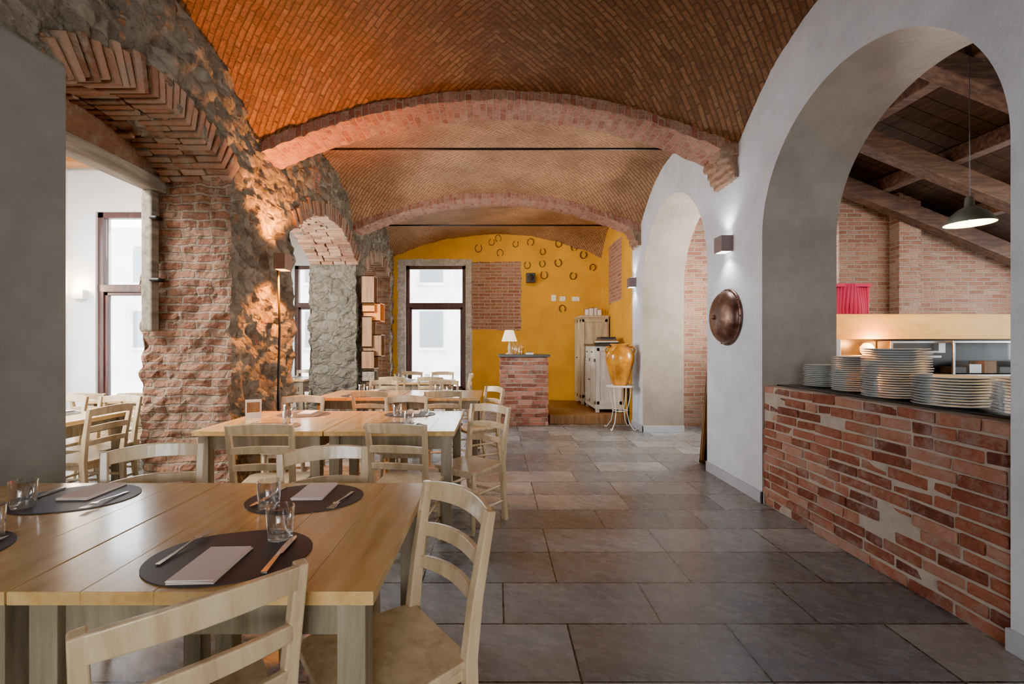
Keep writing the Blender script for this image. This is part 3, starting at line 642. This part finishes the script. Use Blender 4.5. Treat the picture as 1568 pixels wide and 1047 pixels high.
def chair(bx,by,dx,dy):
    L=math.hypot(dx,dy); dx/=L; dy/=L
    put('dining_chair',CH,(bx+.25*dx,by+.25*dy,0.001),math.atan2(-dx,dy),.005,2)
def table(x0,x1,y0,y1,h=.762):
    b=B(); w=x1-x0; d=y1-y0; n=5
    for k in range(n):
        a=-w/2+w*k/n; b.box((a+(.0004 if k else 0),-d/2,h-.032),(a+w/n-(.0004 if k<n-1 else 0),d/2,h),'tabletop')
    lw=.068
    for sx in (-1,1):
        for sy in (-1,1):
            cx=sx*(w/2-.06); cy=sy*(d/2-.06); b.box((cx-lw/2,cy-lw/2,0.001),(cx+lw/2,cy+lw/2,h-.033),'tableleg')
        b.box((sx*(w/2-.06)-.012,-d/2+.06,h-.13),(sx*(w/2-.06)+.012,d/2-.06,h-.033),'tableleg')
        b.box((-w/2+.06,sx*(d/2-.06)-.012,h-.13),(w/2-.06,sx*(d/2-.06)+.012,h-.033),'tableleg')
    return b.obj('dining_table',.0012,loc=((x0+x1)/2,(y0+y1)/2,0))
TB=[(-1.147,-.288,1.07,1.915),(-2.02,-1.153,1.07,1.915),(-1.155,-.28,3.06,4.0),(-2.04,-1.165,3.06,4.0),(-1.08,-.18,5.0,5.85),(-2.0,-1.1,5.0,5.85),(-1.9,-.7,7.05,7.8),
    (-4.25,-3.2,3.2,4.0),(-4.3,-3.3,4.75,5.5),(-4.2,-3.2,7.6,8.4),(-5.5,-4.55,2.6,3.4)]
for t in TB: table(*t)
for c in ((-.13,1.47,-.79,-.61),(-.565,.885,-.68,.73),(-.79,2.09,.42,-.9),(-1.60,2.14,.5,-.86),(-.61,2.76,.15,1),(-1.42,2.74,-.12,1),(-.05,3.62,-.6,-.8),(-1.78,4.22,0,-1),(-.83,4.22,.1,-1),
          (-1.31,4.72,.1,1),(-.55,4.72,-.08,1),(-.02,5.15,-.8,-.5),(-1.5,6.12,0,-1),(-.7,6.12,.05,-1),(-1.55,6.78,0,1),(-.98,6.78,0.1,1),(-1.5,8.1,0,-1),(-.95,8.1,.1,-1),(-.42,7.5,-1,-.1),
          (-3.45,2.92,.1,1),(-3.95,2.92,0,1),(-3.5,4.26,0,-1),(-4.0,4.26,0,-1),(-3.55,4.52,0,1),(-4.05,4.52,0.1,1),(-3.6,5.76,0,-1),(-4.1,5.76,0,-1),(-3.03,3.6,-1,0.05),(-3.6,7.3,0,1),(-3.6,8.7,0,-1),(-3.0,8.05,-1,0)):
    chair(*c)
def mat_mesh():
    b=B(); pts=[]
    for q in range(48):
        a=2*math.pi*q/48; r=1+.035*math.sin(2*a+.6)-.05*math.exp(-((a-1.9)/.35)**2)
        pts.append((.205*math.cos(a)*r,.172*math.sin(a)*r))
    b.poly(pts,0,.003,'slate'); return b.mesh('placemat')
MM=mat_mesh()
b=B(); T=Matrix.Rotation(math.radians(-3),4,'Z'); b.box((-.056,-.095,0),(.056,.095,.003),'napkin'); b.box((-.055,-.094,.0032),(.056,.094,.006),'napkin',T); b.box((-.056,-.092,.0065),(.054,.093,.009),'napkin'); NM=b.mesh('napkin')
b=B()
b.sweep([(0,-.1,.002),(0,-.04,.004),(0,.03,.010),(0,.05,.010)],[.014,.010,.006,.012],[.002,.003,.003,.002],'steel',(0,0,1))
for k in range(4): x=-.010+.0067*k; b.sweep([(x*.8,.048,.010),(x,.075,.007),(x,.105,.009)],.0032,.002,'steel',(0,0,1))
b.box((-.012,.045,.009),(.012,.06,.0115),'steel'); FM=b.mesh('fork')
b=B(); b.sweep([(0,-.105,.004),(0,-.02,.005),(0,.0,.005)],[.015,.012,.009],[.006,.007,.004],'steel',(0,0,1)); b.sweep([(0,0,.005),(.001,.05,.005),(.004,.1,.005),(.006,.115,.005)],[.016,.019,.016,.003],.0015,'steel',(0,0,1)); KM=b.mesh('knife')
b=B(); b.lathe([(.001,0),(.033,0),(.0345,.004),(.0395,.095),(.0385,.0955),(.0335,.012),(.001,.010)],'glass',n=32); GM=b.mesh('water_glass')
def setting(x,y,flip,z=.762):
    s=-1 if flip else 1; r=math.pi if flip else 0
    put('placemat',MM,(x,y,z+.0005),r)
    put('napkin',NM,(x-s*.012,y-s*.065,z+.004),r+.04); put('fork',FM,(x-s*.15,y+s*.035,z+.004),r+random.uniform(-.1,.1))
    put('knife',KM,(x+s*.135,y-s*.005,z+.004),r+random.uniform(-.1,.1)); put('water_glass',GM,(x+s*.085,y+s*.105,z+.004),0)
for x0,x1,y0,y1 in TB[:4]:
    cx=(x0+x1)/2; setting(cx-.01,y0+.185,False); setting(cx,y1-.195,True)
for x0,x1,y0,y1 in TB[4:10]:
    cx=(x0+x1)/2
    for s in ((-.25,.25) if x1-x0>1.1 else (0,)):
        setting(cx+s,y0+.19,False); setting(cx+s,y1-.19,True)
b=B(); T=Matrix.Rotation(math.radians(12),4,'X'); b.box((-.055,0,0),(.055,.004,.15),'paper',T); b.box((-.045,-.001,.05),(.045,0,.13),'boxwood',T); b.box((-.05,.06,0),(.05,.063,.13),'paper',Matrix.Rotation(math.radians(-12),4,'X')); b.obj('table_card',loc=(-1.86,3.5,.777),rot=.5)

# ------------------------------------------------------------------ outside
b=B(); b.box((-30,10.6,-.4),(30,60,-.3),'ground'); b.box((-30,-30,-.4),(-9,10.6,-.3),'ground'); b.obj('ground_courtyard')
b=B(); b.box((-25,24,-.3),(20,25,7.5),'facade')
for k in range(14):
    for z in (1.2,4.6): b.box((-22+k*3,23.9,z),(-20.8+k*3,24.02,z+1.9),'winglassfar'); b.box((-22.15+k*3,23.88,z-.15),(-20.65+k*3,24.01,z),'facade')
b.obj('building_facade')

# ------------------------------------------------------------------ light
w=D.worlds.new('World'); scene.world=w; w.use_nodes=True; nt=w.node_tree; bg=nt.nodes['Background']
bg.inputs[0].default_value=(.86,.93,1,1); bg.inputs[1].default_value=12
def area(name,loc,target,sx,sy,e,col=(1,1,1)):
    l=D.lights.new(name,'AREA'); l.shape='RECTANGLE'; l.size=sx; l.size_y=sy; l.energy=e; l.color=col
    o=D.objects.new(name,l); scene.collection.objects.link(o); o.location=loc
    o.rotation_euler=(Vector(target)-Vector(loc)).to_track_quat('-Z','Y').to_euler(); return o
area('rear_fill_light',(0,-3.0,1.8),(0,5,1.9),3.2,2.0,58,(1,.92,.83))  # fill light added behind the camera, not daylight from an opening
area('back_window_skylight',(-1.3,11.6,4.6),(-1.3,9.0,.8),2.0,1.5,800,(.95,.98,1))
area('side_room_fill',(-3.7,5.5,2.2),(0,6.3,3.2),1.0,1.2,165,(1,.93,.84))  # hidden area light added as daylight through the left opening, aimed at the vault
area('side_room_top_fill',(-4.3,2.6,3.6),(-4.3,3.8,0),1.5,2.5,420,(1,.99,.97))  # overhead fill added to brighten the side room, no fixture
area('kitchen_passage_fill',(4.0,6.2,1.9),(0,5.9,3.0),1.0,1.2,150,(1,.93,.84))  # unseen area light added as daylight through the right arch, lifts the middle bay
area('kitchen_fill',(7.6,4.6,2.6),(5.0,7.0,2.0),2.2,1.2,62,(1,.84,.66))  # unseen fill added inside the kitchen; the roof has no glazing
area('end_bay_light',(.2,7.9,3.3),(1.0,9.8,2.2),.5,.3,14,(1,.78,.45))  # warm area light aimed at the back wall, no fixture modelled
# camera
cd=D.cameras.new('cam'); cam=D.objects.new('camera',cd); scene.collection.objects.link(cam)
cam.location=(0,0,1.34); cam.rotation_euler=(math.radians(90),0,0); cd.sensor_width=36; cd.lens=16.07; cd.shift_x=.0153; cd.shift_y=.0029; cd.clip_start=.02
scene.camera=cam
